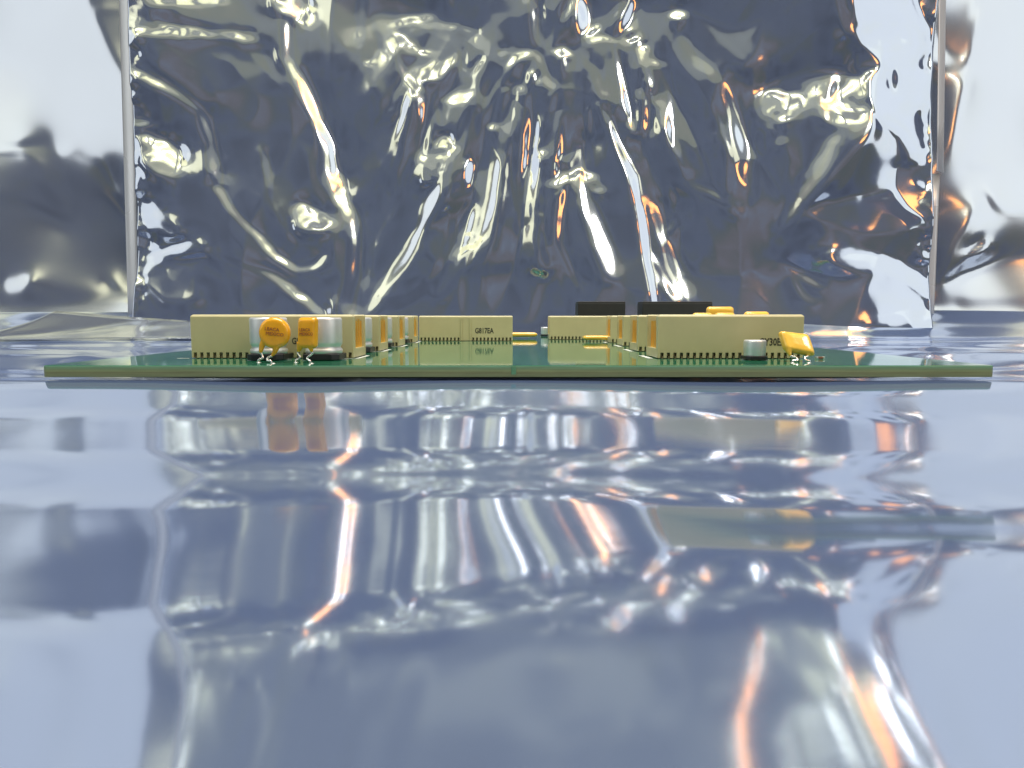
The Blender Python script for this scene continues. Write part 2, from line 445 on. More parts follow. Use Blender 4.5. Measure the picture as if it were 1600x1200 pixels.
P([(762,196),(778,192),(782,202),(764,204)], (0, 0.95))
# centre: tall vertical pleats
LN([(834,4),(836,60)], 9, (0.85, 0.65))
LN([(864,4),(868,36),(858,70)], 9, (-0.8, 0.65))
P([(788,136),(800,128),(816,132),(818,148),(796,150)], (-0.1, 0.95))
LN([(808,150),(806,260),(812,330)], 7, (-0.85, 0.6))
LN([(822,160),(818,250),(815,320)], 5, (0.85, 0.6))
LN([(794,100),(812,86),(826,82)], 6, (-0.3, 0.95))
LN([(834,84),(850,104),(856,132)], 7, (0.75, 0.75))
P([(864,80),(880,70),(894,84),(888,92),(872,86)], (0.2, 0.95))
LN([(834,214),(836,240)], 7, (0.8, 0.6)); P([(832,240),(848,246),(846,252),(832,250)], (0.1, 0.95))
LN([(836,264),(846,272)], 8, (-0.2, 0.9))
P([(838,298),(852,312),(852,390),(846,400),(838,380)], (0.25, 0.92), 0.8)
LN([(868,290),(890,278),(904,272)], 9, (-0.3, 0.98))
P([(906,268),(934,272),(944,300),(938,312),(920,300),(908,288)], (0.2, 0.97))
LN([(912,320),(922,352),(934,386)], 12, (0.55, 0.9), 0.8)
LN([(918,100),(930,112),(938,150)], 6, (0.85, 0.65))
LN([(940,170),(962,228),(984,276),(996,340),(1004,392),(1012,440),(1016,480)], 7, (0.9, 0.55))
LN([(985,278),(990,310)], 11, (0.75, 0.8))
LN([(990,4),(978,26),(962,60)], 13, (0.95, 0.55), 0.85)
LN([(908,4),(912,40)], 16, (0.95, 0.45), 0.55, 3)
LN([(922,66),(940,58),(966,64),(978,78)], 6, (0.2, 0.95))
LN([(1008,152),(1010,176),(1004,208)], 8, (0.95, 0.55))
P([(984,186),(992,186),(992,210),(984,206)], (0.2, 0.95))
LN([(1014,400),(1030,430),(1040,470)], 10, (0.6, 0.8), 0.7)
P([(780,80),(790,72),(788,92)], (-0.3, 0.95))
BL(1058, 26, 10, 9, (0.2, 0.97)); LN([(1020,98),(1040,104)], 5, (0.2, 0.97))
# right third
P([(1184,150),(1208,146),(1214,154),(1234,150),(1240,178),(1226,196),(1202,206),(1210,236),(1200,244),(1192,216),(1194,196),(1184,186)], (0.15, 0.96))
P([(1256,152),(1280,140),(1300,128),(1318,136),(1320,176),(1310,208),(1284,220),(1262,206),(1256,188)], (0.45, 0.96))
P([(1250,262),(1272,236),(1274,244),(1248,280),(1230,312),(1220,332),(1232,284)], (0.0, 0.96))
LN([(1276,-30),(1286,30),(1302,74)], 7, (0.8, 0.75))
P([(1292,-60),(1400,-60),(1400,8),(1412,36),(1440,86),(1450,100),(1450,268),(1386,266),(1372,232),(1336,200),(1326,172),(1326,142),(1344,128),(1318,94),(1304,70)], R_, 1.0, 1.2)
P([(1330,132),(1350,122),(1330,104),(1316,96),(1310,130)], 'D', 0.7, 1.5)
P([(1326,78),(1352,66),(1386,62),(1394,82),(1366,90),(1336,88)], (0.62, 0.34), 0.8, 2.5)
BL(1427, 196, 15, 14, 'D'); BL(1368, 142, 6, 15, 'D'); BL(1444, 160, 6, 14, 'D', 0.9); BL(1446, 224, 6, 16, 'D', 0.9)
P([(1404,10),(1448,4),(1448,30),(1420,26)], 'D', 0.8)
BL(1438, 76, 12, 9, (0.62, 0.33)); BL(1444, 20, 4, 16, (0.62, 0.33), 0.8)
P([(1374,272),(1442,270),(1442,300),(1432,338),(1404,344),(1386,330),(1372,300)], 'D', 0.9)
BL(1410, 298, 14, 5, (1.0, 0.4)); BL(1430, 318, 12, 5, (1.0, 0.4)); P([(1408,322),(1440,324),(1438,344),(1416,346)], (0.85, 0.35), 0.8)
P([(1238,340),(1262,330),(1296,324),(1362,318),(1378,336),(1400,352),(1376,368),(1332,372),(1290,360),(1254,350)], (0.62, 0.22), 0.8, 1.5)
LN([(1238,340),(1264,329),(1300,323),(1364,317)], 4, (0.2, 0.9))
LN([(1242,344),(1280,360),(1332,371)], 4, (0.5, 0.8), 0.7)
P([(1264,406),(1296,400),(1336,400),(1372,412),(1404,430),(1422,444),(1428,456),(1402,464),(1380,446),(1346,430),(1306,428),(1276,420)], (1.1, 0.4), 0.95)
P([(1336,494),(1380,486),(1428,478),(1440,506),(1300,506)], (1.0, 0.5), 0.9)
P([(1384,474),(1420,472),(1410,482),(1388,482)], (1.0, 0.4), 0.8)
LN([(1200,416),(1216,424),(1240,440),(1258,452)], 5, (0.5, 0.85)); LN([(1218,436),(1230,464),(1246,474)], 5, (0.7, 0.75))
LN([(1142,442),(1164,432)], 6, (0.62, 0.33))
LN([(1060,290),(1090,300),(1130,320)], 12, (0.3, 0.7), 0.5, 3)
# long soft crests running to the bottom
for pts, wd_, sg in (([(690,290),(668,350),(630,420),(580,490)],17,-1), ([(735,335),(716,400),(690,455)],17,-1), ([(910,290),(928,350),(945,420)],20,1),
        ([(552,330),(560,400),(548,490)],13,1), ([(840,285),(847,405)],15,1), ([(1282,222),(1246,290),(1212,350)],15,-1), ([(812,140),(808,250),(816,345)],11,-1),
        ([(1020,330),(1040,410),(1060,490)],12,1), ([(470,120),(500,200),(524,300)],13,1), ([(1130,120),(1150,240),(1140,330)],12,1), ([(640,180),(612,270),(606,350)],12,-1)):
    LN(pts, wd_, (0.61*sg, 0.60), 0.95, 3.2)
LN([(996,330),(1006,420),(1016,495)], 9, (1.22, 0.5), 0.95)
# creases fanning down from the gathered top
for pts, wd_, sg in (([(800,90),(772,140),(742,196)],5,-1), ([(816,84),(792,150),(776,214)],5,1), ([(760,88),(738,150),(722,232)],6,-1),
        ([(884,92),(868,150),(858,204)],6,1), ([(905,88),(888,190),(880,282)],5,-1), ([(960,72),(974,130),(986,184)],5,1), ([(836,90),(838,180),(834,400)],5,-1),
        ([(700,96),(672,170),(664,240)],5,-1), ([(640,140),(622,210),(606,300)],5,-1), ([(1030,60),(1046,140),(1040,230)],5,1), ([(1046,300),(1052,380),(1070,470)],5,1),
        ([(780,250),(770,330),(730,420)],5,-1), ([(880,300),(868,380),(900,450)],5,1), ([(1110,170),(1130,250),(1128,330)],5,1), ([(420,240),(436,320),(470,380)],5,1), ([(610,300),(590,390),(570,480)],6,-1)):
    LN(pts, wd_ * 0.8, (0.61*sg, 0.60) if int(pts[0][0]) % 4 else (1.22*sg, 0.5), 0.9)
for k in range(16):
    if k < 10: u, v = rng.normal(810, 130), rng.uniform(-20, 420)
    else: u, v = rng.uniform(1080, 1330), rng.uniform(20, 360)
    L_s = rng.uniform(10, 42); an = rng.normal(math.pi/2, 0.45)
    du, dv = math.cos(an)*L_s/2, math.sin(an)*L_s/2
    sg = float(rng.choice([-1, 1]))
    LN([(u-du, v-dv), (u+rng.uniform(-4, 4), v), (u+du, v+dv)], rng.uniform(2.5, 7), (1.22*sg, 0.5) if rng.random() < 0.2 else (0.61*sg, 0.60), 0.8)
# small orange glints
for (u, v, ru, rv) in ((922,190,4,18),(998,124,3,16),(836,120,4,8),(880,94,5,4),(1000,68,8,3),(842,232,3,5),(984,54,4,5)):
    BL(u, v, ru, rv, (0.62, 0.33), 0.95, 0.8)
# above the frame: unseen creases shaped to reflect as streaks in the ground film
for k in range(9):
    u = 220 + 40 * k + rng.uniform(-16, 16); v0 = rng.uniform(-140, -60)
    LN([(u, v0), (u + rng.uniform(-30, 30), v0 + rng.uniform(30, 110))], rng.uniform(6, 14), (float(rng.choice([-0.85, 0.85, 0.3, -0.3])), float(rng.uniform(0.55, 0.98))), 0.8)
for pts in ([(1086,-50),(1066,-110),(1046,-160),(1034,-205)], [(1262,-30),(1258,-80),(1228,-140)], [(1372,-10),(1350,-90),(1300,-140),(1262,-205)], [(1096,-210),(1110,-190),(1170,-188),(1210,-200)]):
    fp.put(seg_dist(pts, fp.U, fp.V) < 8, (0.65, 0.95), 1.0, 1.4)
# pinched dimples along the seals
def dimple(U0, V0, ru, rv, t):
    fp.put(((fp.U-U0)/ru)**2 + ((fp.V-V0)/rv)**2 < 1, t, 0.75, 1.0)
for k in range(44):
    v = -320 + k * 19 + rng.uniform(-6, 6)
    dimple(246 + rng.uniform(0, 14), v, rng.uniform(5, 18), rng.uniform(3, 8), (float(rng.uniform(-1.2, 0.3)), float(rng.uniform(0.2, 1.0))))
    dimple(1414 + rng.uniform(-12, 4), v, rng.uniform(5, 13), rng.uniform(4, 8), (float(rng.choice([0.1, 0.3, 1.2])), float(rng.uniform(0.1, 0.6))))
hp = fp.solve(70)
rd = -np.abs(ridged(fp.U.shape, 22, 21, 2.0)); rd2 = -np.abs(ridged(fp.U.shape, 8, 22, 1.5)); rd3 = ridged(fp.U.shape, 3.0, 23)
yel = np.clip(gblur(((fp.te > 0.75) & (fp.W > 0.5)).astype(float), 3), 0, 1)
quiet = np.clip(gblur(((np.abs(fp.ta) > 0.9) & (fp.W > 0.5)).astype(float), 4), 0, 1)
calm = 1 - 0.85 * quiet
hp = hp + gblur(rd, 1.0) * 0.0012 * calm * np.clip((fp.V + 60)/80, 0.15, 1) + gblur(rd2, 0.5) * 0.00022 * calm + rd3 * (0.000012 + 0.00020 * yel)
phi = np.arctan2(fp.U - 842 + 10*ridged(fp.U.shape, 30, 31), fp.V + 260)
def tri(x): return 2*np.abs(x - np.floor(x) - 0.5)
env = np.exp(-((fp.U - 850)/260)**2) * np.clip((fp.V - 40)/140, 0, 1) * np.clip((505 - fp.V)/160, 0, 1)
brk = ridged(fp.U.shape, 34, 32, 2.2)
hp = hp + gblur(tri(phi*6.5 + 0.25*brk) * 0.0050 * env + tri(phi*17 + 0.35*brk + 0.3) * 0.0004 * env, 1.3) * (0.35 + 0.65*np.clip(0.5+0.5*ridged(fp.U.shape, 26, 33), 0, 1))
up = np.clip((fp.V + 10) / 60, 0, 1)
hp = fp.crop(hp); Up, Vp = fp.crop(fp.U), fp.crop(fp.V)
hp -= np.percentile(hp, 25)
edge = np.clip(np.minimum(Up - 238, 1425 - Up) / 16, 0, 1) ** 0.7
hp = hp * edge
me = grid_mesh('crinkled_bag', (Up-800)*SPX, YB - 0.004 - hp, CZ + (496-Vp)*SPX)
bag = empty('crinkled_bag', (0, 0, 0))
tag(bag, 'crinkled silvery static shielding bag hanging upright with sealed side strips', 'bag')
mesh_obj('film', me, M['film_up'], bag)
def strip(pts_l, pts_r, tilt, lift=0.006):
    n = len(pts_l); X = []; Yy = []; Z = []
    for i in range(n):
        a_, b_ = to_plane(*pts_l[i]), to_plane(*pts_r[i])
        row = [(a_[0]*(1-t) + b_[0]*t, a_[1]*(1-t) + b_[1]*t, t) for t in np.linspace(0, 1, 7)]
        X.append([(q[0]-800)*SPX for q in row]); Z.append([CZ + (496-q[1])*SPX for q in row])
        Yy.append([YB - lift - (tilt[i] if hasattr(tilt, '__len__') else tilt) * (q[2]-0.5) * 0.01 - 0.0008*math.sin(q[2]*math.pi) for q in row])
    o = mesh_obj('sealed_strip', grid_mesh('sealed_strip', np.array(X), np.array(Yy), np.array(Z)), M['seam'], bag)
    sd = o.modifiers.new('solid', 'SOLIDIFY'); sd.thickness = 0.0004
    return o
vs = [-320, -150, 0, 100, 200, 260, 330, 400, 460, 492]
strip([(191 + v*0.028, v) for v in vs], [(214 + v*0.018, v) for v in vs], 0.25)
vs = [-320, -150, 0, 100, 200, 272]
strip([(1452 - v*0.012, v) for v in vs], [(1473 - v*0.014, v) for v in vs], -0.9, 0.009)
vs = [274, 330, 400, 460, 490]
strip([(1440 - (v-274)*0.035, v) for v in vs], [(1460 - (v-274)*0.04, v) for v in vs], 0.3)

# --- film the board lies on
y0 = at_z(800, 571, ZT).y                         # front edge of the board
XL = at_z(65, 571, ZT).x; XR = at_z(1555, 571, ZT).x
YBACK = 0.525
EV = np.array([560, 589, 598, 612, 632, 650, 668, 690, 714, 740, 766, 796, 826, 850, 880, 920, 960, 1010, 1100, 1200, 1400])
EC = np.array([6.0, 7.0, 20., 31, 29., 19., 14., 15., 25, 31, 25, 11., 4.5, 8.0, 15., 21, 26, 29., 32., 34.5, 38.])
ECL = np.maximum(EC, 6.0)
EVL = EV + np.array([0,0,0,0,0,4,6,6,6,4,10,30,62,62,60,56,46,30,10,0,0])
NX, NY = 520, 560
ys_near = 0.0165 * (y0 / 0.0165) ** np.linspace(0, 1, 380)
ys_far = np.linspace(y0, 0.62, 181)[1:]
ys = np.concatenate([ys_near, ys_far])
T = np.linspace(-1, 1, NX)
Xg = T[None, :] * (0.15 + 0.74 * ys[:, None]); Yg = np.repeat(ys[:, None], NX, 1)
Zg = np.zeros_like(Xg)
i0 = 379
gap = lambda x: -0.0004 - 0.0006*np.exp(-((x+0.058)/0.030)**2) - 0.0006*np.exp(-((x-0.062)/0.040)**2)
Zg[i0] = gap(Xg[i0])
rng = np.random.default_rng(41)
wob = gblur(rng.standard_normal((NY, NX)), 26); wob /= wob.std()
wob2 = gblur(rng.standard_normal((NY, NX)), 8); wob2 /= wob2.std()
for i in range(i0, 0, -1):
    x, y, z = Xg[i], ys[i], Zg[i]
    dep = np.degrees(np.arctan((CZ - z) / y))
    uu = 800 + FPX * x / y
    vv = 496 + FPX * (CZ - z) / y
    f = np.clip((uu - 250) / 700, 0, 1); f = f*f*(3-2*f)
    e = (1-f) * np.interp(vv, EVL, ECL) + f * np.interp(vv - np.clip((uu-900)/40, 0, 8), EV, EC)
    lo = 5.0 + 12*np.clip((vv-589)/12, 0, 1) - np.clip((vv-700)/60, 0, 1) * 12*(lambda q: q*q*(3-2*q))(np.clip((uu-720)/520, 0, 1))
    e = np.sqrt(np.maximum(e - lo, 0)**2 + 0.5) + lo - 0.5
    e = e + wob[i]*0.8 + wob2[i]*0.45
    s_ = np.radians((e - dep) / 2)
    Zg[i-1] = z - np.tan(s_) * (ys[i] - ys[i-1])
# beyond the front edge: flat under the board, rippled beside it, rising to the upright bag at the back
rip = gblur(rng.standard_normal((NY, NX)) , 6); 
ky = np.fft.fftfreq(NY)[:, None]; kx = np.fft.rfftfreq(NX)[None, :]
rip = np.fft.irfft2(np.fft.rfft2(rng.standard_normal((NY, NX))) * np.exp(-2*math.pi**2*((kx*34)**2 + (ky*5)**2)), (NY, NX)); rip /= rip.std()
for i in range(i0+1, NY):
    x, y = Xg[i], ys[i]
    t = np.clip((y - y0) / 0.02, 0, 1)
    base = gap(x) * (1 - t) - 0.0016 * t
    out = np.clip((np.maximum(XL - 0.012 - x, x - XR - 0.012)) / 0.03, 0, 1)
    if y > YBACK: out = np.maximum(out, min(1, (y-YBACK)/0.03))
    side = rip[i] * 0.0011
    rise = np.clip((np.abs(x) - 0.10)/0.10, 0, 1) * 0.021 * np.clip((y - 0.47) / 0.13, 0, 1) ** 2
    Zg[i] = base * (1-out) + (side * np.minimum(1, 3*t) + rise + gap(x)*(1-t)) * out
yb_ = np.linspace(-0.14, 0.0165, 14)[:-1]                 # the sheet runs on past the camera
Xg = np.concatenate([np.repeat(Xg[:1], 13, 0), Xg]); Zg = np.concatenate([np.repeat(Zg[:1], 13, 0), Zg])
Yg = np.concatenate([np.repeat(yb_[:, None], NX, 1), Yg])
me = grid_mesh('ground_film', Xg, Yg, Zg)
o = mesh_obj('ground_film', me, M['film_floor'])
tag(o, 'rippled silvery-blue static shielding film the circuit board lies on', 'film', kind='structure')

# --- folded corner of film lying behind the board at the left
A = [at_y(-60, 512, 0.50), at_y(36, 512, 0.50), at_y(86, 485.5, 0.51), at_y(190, 494, 0.52), at_y(310, 502, 0.53), at_y(420, 508, 0.54)]
ny_, nx_ = 14, 60
X = np.zeros((ny_, nx_)); Y = np.zeros_like(X); Z = np.zeros_like(X)
Ax = np.interp(np.linspace(1, 5, nx_), range(6), [p.x for p in A]); Ay = np.interp(np.linspace(1, 5, nx_), range(6), [p.y for p in A]); Az = np.interp(np.linspace(1, 5, nx_), range(6), [p.z for p in A])
for j in range(ny_):
    t = j / (ny_-1)
    bump_ = 0.0016 * np.sin(np.linspace(0, 9, nx_) + 2.2*t) * t * (1-t) * 4
    X[j] = Ax - 0.010*t; Y[j] = Ay - 0.055*t; Z[j] = Az*(1-t)**1.4 + 0.0022*t + bump_
o = mesh_obj('film_corner', grid_mesh('film_corner', X, Y, Z), M['film_back'])
sd = o.modifiers.new('solid', 'SOLIDIFY'); sd.thickness = 0.00015
tag(o, 'pointed folded corner of silvery film lying behind the board at left', 'film')
#@@END_FILMS

# ------------------------------------------------------------------ circuit board
board = empty('circuit_board', ((XL+XR)/2, y0, 0.0004))
tag(board, 'thick bare green circuit board lying flat, seen from its front edge', 'circuit board')
def child_world(o, root):
    o.location = Vector(o.location) - Vector(root.location)
    return o
TH0 = 0.0004
bm = bmesh.new()
rc = 0.0012
def rrect(x0, x1, ya, yb, r, n=5):
    out = []
    for (cx, cy, a0) in ((x1-r, ya+r, -90), (x1-r, yb-r, 0), (x0+r, yb-r, 90), (x0+r, ya+r, 180)):
        for k in range(n+1):
            a = R(a0 + 90*k/n); out.append((cx + r*math.cos(a), cy + r*math.sin(a)))
    return out
ol = rrect(XL, XR, y0, YBACK, rc)
# small moulded nick in the middle of the front edge
k0 = ol.index(max((p for p in ol if p[1] < y0+1e-6), key=lambda p: p[0]))
nick = [(0.0013, y0), (0.0009, y0+0.00035), (0.0003, y0+0.00035), (0.0, y0)]
def slab(bm, outline, z0, z1):
    a = [bm.verts.new((x, y, z0)) for x, y in outline]; b2 = [bm.verts.new((x, y, z1)) for x, y in outline]
    n = len(outline)
    for i in range(n): bm.faces.new((a[i], a[(i+1)%n], b2[(i+1)%n], b2[i]))
    bm.faces.new(list(reversed(a))); bm.faces.new(b2)
slab(bm, ol[:0] + ol, TH0, ZT - 0.00012)
o = child_world(bm_obj('laminate', bm, M['edge'], board), board)
bevel(o, 0.00012, 2)
bm = bmesh.new(); slab(bm, rrect(XL+0.00008, XR-0.00008, y0+0.00008, YBACK-0.00008, rc), ZT - 0.00012, ZT)
o = child_world(bm_obj('solder_mask', bm, M['mask'], board), board); bevel(o, 0.00006, 2)
bm = bmesh.new(); add_box(bm, -0.0002, 0.0011, y0-0.00012, y0+0.0004, ZT-0.0024, ZT-0.00013)
o = child_world(bm_obj('edge_tab', bm, plain('tab_green', (0.09, 0.24, 0.13), 0.4), board), board); bevel(o, 0.0001)
def flat_part(name, x0, x1, ya, yb, z0, z1, mat, parent=None):
    bm = bmesh.new(); add_box(bm, x0, x1, ya, yb, z0, z1)
    return child_world(bm_obj(name, bm, mat, parent or board), parent or board)

# ------------------------------------------------------------------ connectors
HC = 0.01356
def make_connector(x0, x1, yf, label, text=None, txt_u=None, txt_v=None, txt_size=0.0024, cavity=False, depth=0.0185, mirror=False):
    root = empty('pin_header', ((x0+x1)/2, yf, ZT))
    tag(root, label, 'connector', 'beige pin headers on the board')
    L = x1 - x0; hx = L / 2
    tw, tb = 0.0030, 0.0010
    pitch = 0.002
    n = int(L / pitch + 0.2)
    st = -hx + (L - (n-1)*pitch) / 2
    slots = [st + k*pitch for k in range(n)]
    if cavity:
        mid = n // 2
        slots = [s for k, s in enumerate(slots) if abs(k - mid) > 1]
    nw, nh, lift = 0.0010, 0.00165, 0.00022
    def wall(ya, yb):
        bm = bmesh.new()
        pts = [(-hx, lift)]
        for s in slots:
            if s - nw/2 > -hx + 0.0004 and s + nw/2 < hx - 0.0004:
                pts += [(s-nw/2, lift), (s-nw/2, lift+nh), (s+nw/2, lift+nh), (s+nw/2, lift)]
        pts += [(hx, lift), (hx, HC), (-hx, HC)]
        a = [bm.verts.new((x, ya, z)) for x, z in pts]; b2 = [bm.verts.new((x, yb, z)) for x, z in pts]
        m_ = len(pts)
        for i in range(m_): bm.faces.new((a[i], b2[i], b2[(i+1)%m_], a[(i+1)%m_]))
        bm.faces.new(a); bm.faces.new(list(reversed(b2)))
        bm.edges.ensure_lookup_table()
        te_ = [e_ for e_ in bm.edges if all(v_.co.z > HC - 1e-6 for v_ in e_.verts)]
        bmesh.ops.bevel(bm, geom=te_, offset=min(0.0007, (yb-ya)*0.42), segments=3, profile=0.42, affect='EDGES')
        return bm_obj('wall', bm, M['housing'], root)
    wall(0, tw); wall(depth - tb, depth)
    bm = bmesh.new(); add_box(bm, -hx, hx, tw - 0.00001, depth - tb + 0.00001, lift, 0.0030)
    bm_obj('base', bm, M['housing'], root)
    # gold pins, too fine to pick apart
    bm = bmesh.new(); rows = 5
    pw = 0.00028
    for s in slots:
        for r_ in range(rows):
            y = tw + 0.0013 + r_ * (depth - tw - tb - 0.0026) / (rows-1)
            zt = 0.0100 if r_ in (0, 1) else 0.0116
            if (r_ + int(s*500)) % 5 == 0: zt += 0.0006
            add_box(bm, s - pw, s + pw, y - pw*1.3, y + pw*1.3, 0.0029, zt)
    tag(bm_obj('contact_pins', bm, M['gold'], root), kind='stuff')
    bm = bmesh.new()
    for s in slots:
        for (ya, yb) in ((0.0004, 0.0020), (depth-0.0018, depth-0.0004)):
            add_box(bm, s - 0.00042, s + 0.00010, ya, yb, 0.0009, nh+0.0001)
            add_box(bm, s - 0.00012, s + 0.00045, ya-0.0003, yb-0.0003, 0.0, 0.0008)
    tag(bm_obj('solder_tails', bm, M['tail'], root), kind='stuff')
    ex = hx if not mirror else -hx
    sg = -1 if not mirror else 1
    bm = bmesh.new(); xa, xb = sorted((ex + sg*0.0004, ex + sg*0.0022)); add_box(bm, xa, xb, tw-0.0001, tw + 0.0026, 0.0098, 0.0132)
    bevel(bm_obj('polarising_key', bm, M['housing'], root), 0.0003)
    if cavity:
        bm = bmesh.new()
        cx = slots[0] + (n//2)*pitch
        for xx in (cx - 0.0024, cx + 0.0024): add_box(bm, xx - 0.0003, xx + 0.0003, -0.0005, 0.0002, lift, HC - 0.0012)
        tag(bm_obj('guide_ribs', bm, M['housing'], root), kind='stuff')
    if text:
        p = at_y(txt_u, txt_v, yf)
        text_part(text, txt_size, (p.x - root.location.x, -0.00003, p.z - ZT), (math.pi/2, 0, 0), M['ink'], root, xs=0.74)
    return root
ords = ['nearest', 'second', 'third', 'fourth']
rowsL = [(560, 552.5), (549, 593), (541.6, 623), (535.6, 646)]
YROW = []
for k, (v, u) in enumerate(rowsL):
    p = at_z(u, v, ZT); YROW.append(p.y)
    x1 = p.x; x0 = at_z(300, 560, ZT).x if k == 0 else x1 - 0.050
    lab = ['nearest beige pin header of the left row, behind two silver cans', 'second beige pin header from the front in the left row',
           'third beige pin header from the front in the left row', 'fourth beige pin header from the front in the left row, hindmost with open gold end'][k]
    make_connector(x0, x1, p.y, lab, 'G817EA' if k == 0 else None, 456, 537.5, 0.0028)
rowsR = [(560.5, 1027.5), (549.5, 996.5), (541, 973.5), (535.8, 954.5)]
for k, (v, u) in enumerate(rowsR):
    p = at_z(u, v, ZT); x0 = p.x
    x1 = at_z(1254, 560.5, ZT).x if k == 0 else x0 + 0.046
    lab = ['nearest beige pin header of the right row, printed GY30EA', 'second beige pin header from the front in the right row',
           'third beige pin header from the front in the right row', 'fourth beige pin header from the front in the right row, hindmost with open gold end'][k]
    make_connector(x0, x1, p.y, lab, 'GY30EA' if k == 0 else None, 1185.5, 539.8, 0.0032, mirror=True)
p = at_z(801, 532.8, ZT); yfar = p.y
make_connector(p.x - 0.0505, p.x, p.y, 'far left beige pin header printed G817EA with a ribbed middle', 'G817EA', 742, 520.6, 0.0040, cavity=True)
p = at_z(858.5, 530.8, ZT)
make_connector(p.x, p.x + 0.0505, p.y, 'far right beige pin header in front of the black blocks', cavity=False, mirror=True)
yfarR = p.y

# ------------------------------------------------------------------ electrolytic capacitors
def make_can(x, y, rad, h, label):
    root = empty('electrolytic_capacitor', (x, y, ZT)); tag(root, label, 'capacitor', 'silver can capacitors')
    hb_ = 0.0019 if rad > 0.004 else 0.0013
    bm = bmesh.new()
    s = rad * 1.0; c = rad * 0.35
    pts = [(-s, -s+c), (-s+c, -s), (s-c, -s), (s, -s+c), (s, s), (-s, s)]
    slab(bm, pts, 0.0002, hb_); bevel(bm_obj('base', bm, M['black'], root), 0.0002)
    g = rad * 0.90
    z0 = hb_ - 0.0001
    prof = [(rad*0.92, z0), (rad*0.99, z0+0.0004), (rad, z0+0.0010), (rad*0.985, z0+0.0015), (g, z0+0.0020), (rad*0.93, z0+0.0025), (rad*0.985, z0+0.0030), (rad, z0+0.0036)] if rad > 0.004 else \
           [(rad*0.94, z0), (rad*0.98, z0+0.0003), (rad*0.95, z0+0.0009), (rad*0.985, z0+0.0014)]
    prof += [(rad, h - 0.0007), (rad*0.985, h-0.00035), (rad*0.95, h-0.0001), (rad*0.90, h), (rad*0.2, h)]
    bm = bmesh.new(); add_lathe(bm, prof, 48); bm_obj('can', bm, M['can'], root, True)
    for sx_ in (-1, 1):
        bm = bmesh.new(); xa, xb = sorted((sx_*rad*0.55, sx_*(rad*1.22))); add_box(bm, xa, xb, -0.0006, 0.0006, 0.00004, 0.00026)
        bm_obj('terminal', bm, M['solder'], root)
    return root
yc = at_z(800, 564, ZT).y
kx1 = at_z(421, 564, ZT); kx2 = at_z(507, 564, ZT)
RC = 28.2 * (yc + 0.00515) / FPX
make_can(at_y(421, 560, yc + RC).x, yc + RC, RC, 0.01265, 'big silver can capacitor behind the round orange disc, nearest row')
X2 = at_y(506.8, 560, yc + RC).x
make_can(X2, yc + RC, RC, 0.01265, 'big silver can capacitor behind the rectangular orange capacitor, nearest row')
for k in (1, 2, 3):
    make_can(X2, YROW[k] - (YROW[0] - yc) + RC, RC, 0.01265, ['', 'silver can showing between the first and second left pin headers', 'silver can showing between the second and third left pin headers', 'silver can showing between the third and fourth left pin headers'][k])
ycs = at_z(1179, 563.6, ZT).y; rs = 17.2 * ycs / FPX * 1.01
make_can(at_y(1179, 550, ycs + rs).x, ycs + rs, rs, 0.0060, 'small silver can capacitor in front of the right pin header')
pf = at_z(852, 525.5, ZT); make_can(pf.x + 0.0, pf.y, 0.0030, 0.0062, 'small silver can peeking out beside the far right pin header')

# ------------------------------------------------------------------ orange dipped capacitors
def remesh(o, vx, sm=6):
    md = o.modifiers.new('remesh', 'REMESH'); md.mode = 'VOXEL'; md.voxel_size = vx; md.use_smooth_shade = True
    if sm:
        s_ = o.modifiers.new('smooth', 'SMOOTH'); s_.factor = 0.5; s_.iterations = sm
def add_pillow(bm, outline, th, n_in=6):
    """closed cushion with the given outline (x, z), thickness th along y"""
    cx = sum(p[0] for p in outline)/len(outline); cz = sum(p[1] for p in outline)/len(outline)
    rings = []
    levels = [(1 - (1-math.cos(t))*0.26, math.sin(t)) for t in np.linspace(0, math.pi/2, n_in)]
    levels += [(0.35, 1.06)]
    seq = [(s_, y) for s_, y in reversed(levels)] + [(s_, -y) for s_, y in levels[1:]]
    for s_, y in seq:
        rings.append([bm.verts.new((cx + (x-cx)*s_, -y*th/2*-1, cz + (z-cz)*s_)) for x, z in outline])
    n = len(outline)
    for a, b2 in zip(rings[:-1], rings[1:]):
        for i in range(n): bm.faces.new((a[i], a[(i+1)%n], b2[(i+1)%n], b2[i]))
    bm.faces.new(list(reversed(rings[0]))); bm.faces.new(rings[-1])
def rr_outline(wd, hg, r, zc=0.0, n=6, top_in=0.0):
    return [(x, z) for x, z in rrect(-wd/2, wd/2, zc-hg/2, zc+hg/2, r, n)]
def wire(pts, root, rad=0.00032):
    bm = bmesh.new(); add_tube(bm, catmull(pts, 7), rad, 10); return bm_obj('lead', bm, M['wire'], root, True)

# round disc
yd = at_z(800, 566.2, ZT).y
s = yd / FPX
cd = at_y(429.6, 520, yd)
root = empty('disc_capacitor', (cd.x, yd, ZT)); tag(root, 'round orange dipped disc capacitor standing in front of a silver can', 'capacitor', 'orange dipped capacitors')
zc = cd.z - ZT; rd_ = 24.6 * s
bm = bmesh.new()
add_pillow(bm, [(rd_*math.cos(t), zc + rd_*math.sin(t)) for t in np.linspace(0, 2*math.pi, 48, endpoint=False)], 0.0030)
def px(u, v): 
    q = at_y(u, v, yd); return (q.x - cd.x, q.z - ZT)
def leg_coat(pts, rr):
    add_tube(bm, [(a, -0.0003, b_) for a, b_ in (px(*q) for q in pts)], rr, 12)
leg_coat([(414, 530), (410, 540), (408, 549), (407.5, 551.5)], [0.0010, 0.0008, 0.00058, 0.00036])
leg_coat([(436, 528), (432, 542), (430, 550), (425, 556.5)], [0.0013, 0.00105, 0.0007, 0.00036])
o = bm_obj('body', bm, M['epoxy'], root); remesh(o, 0.00016, 5)
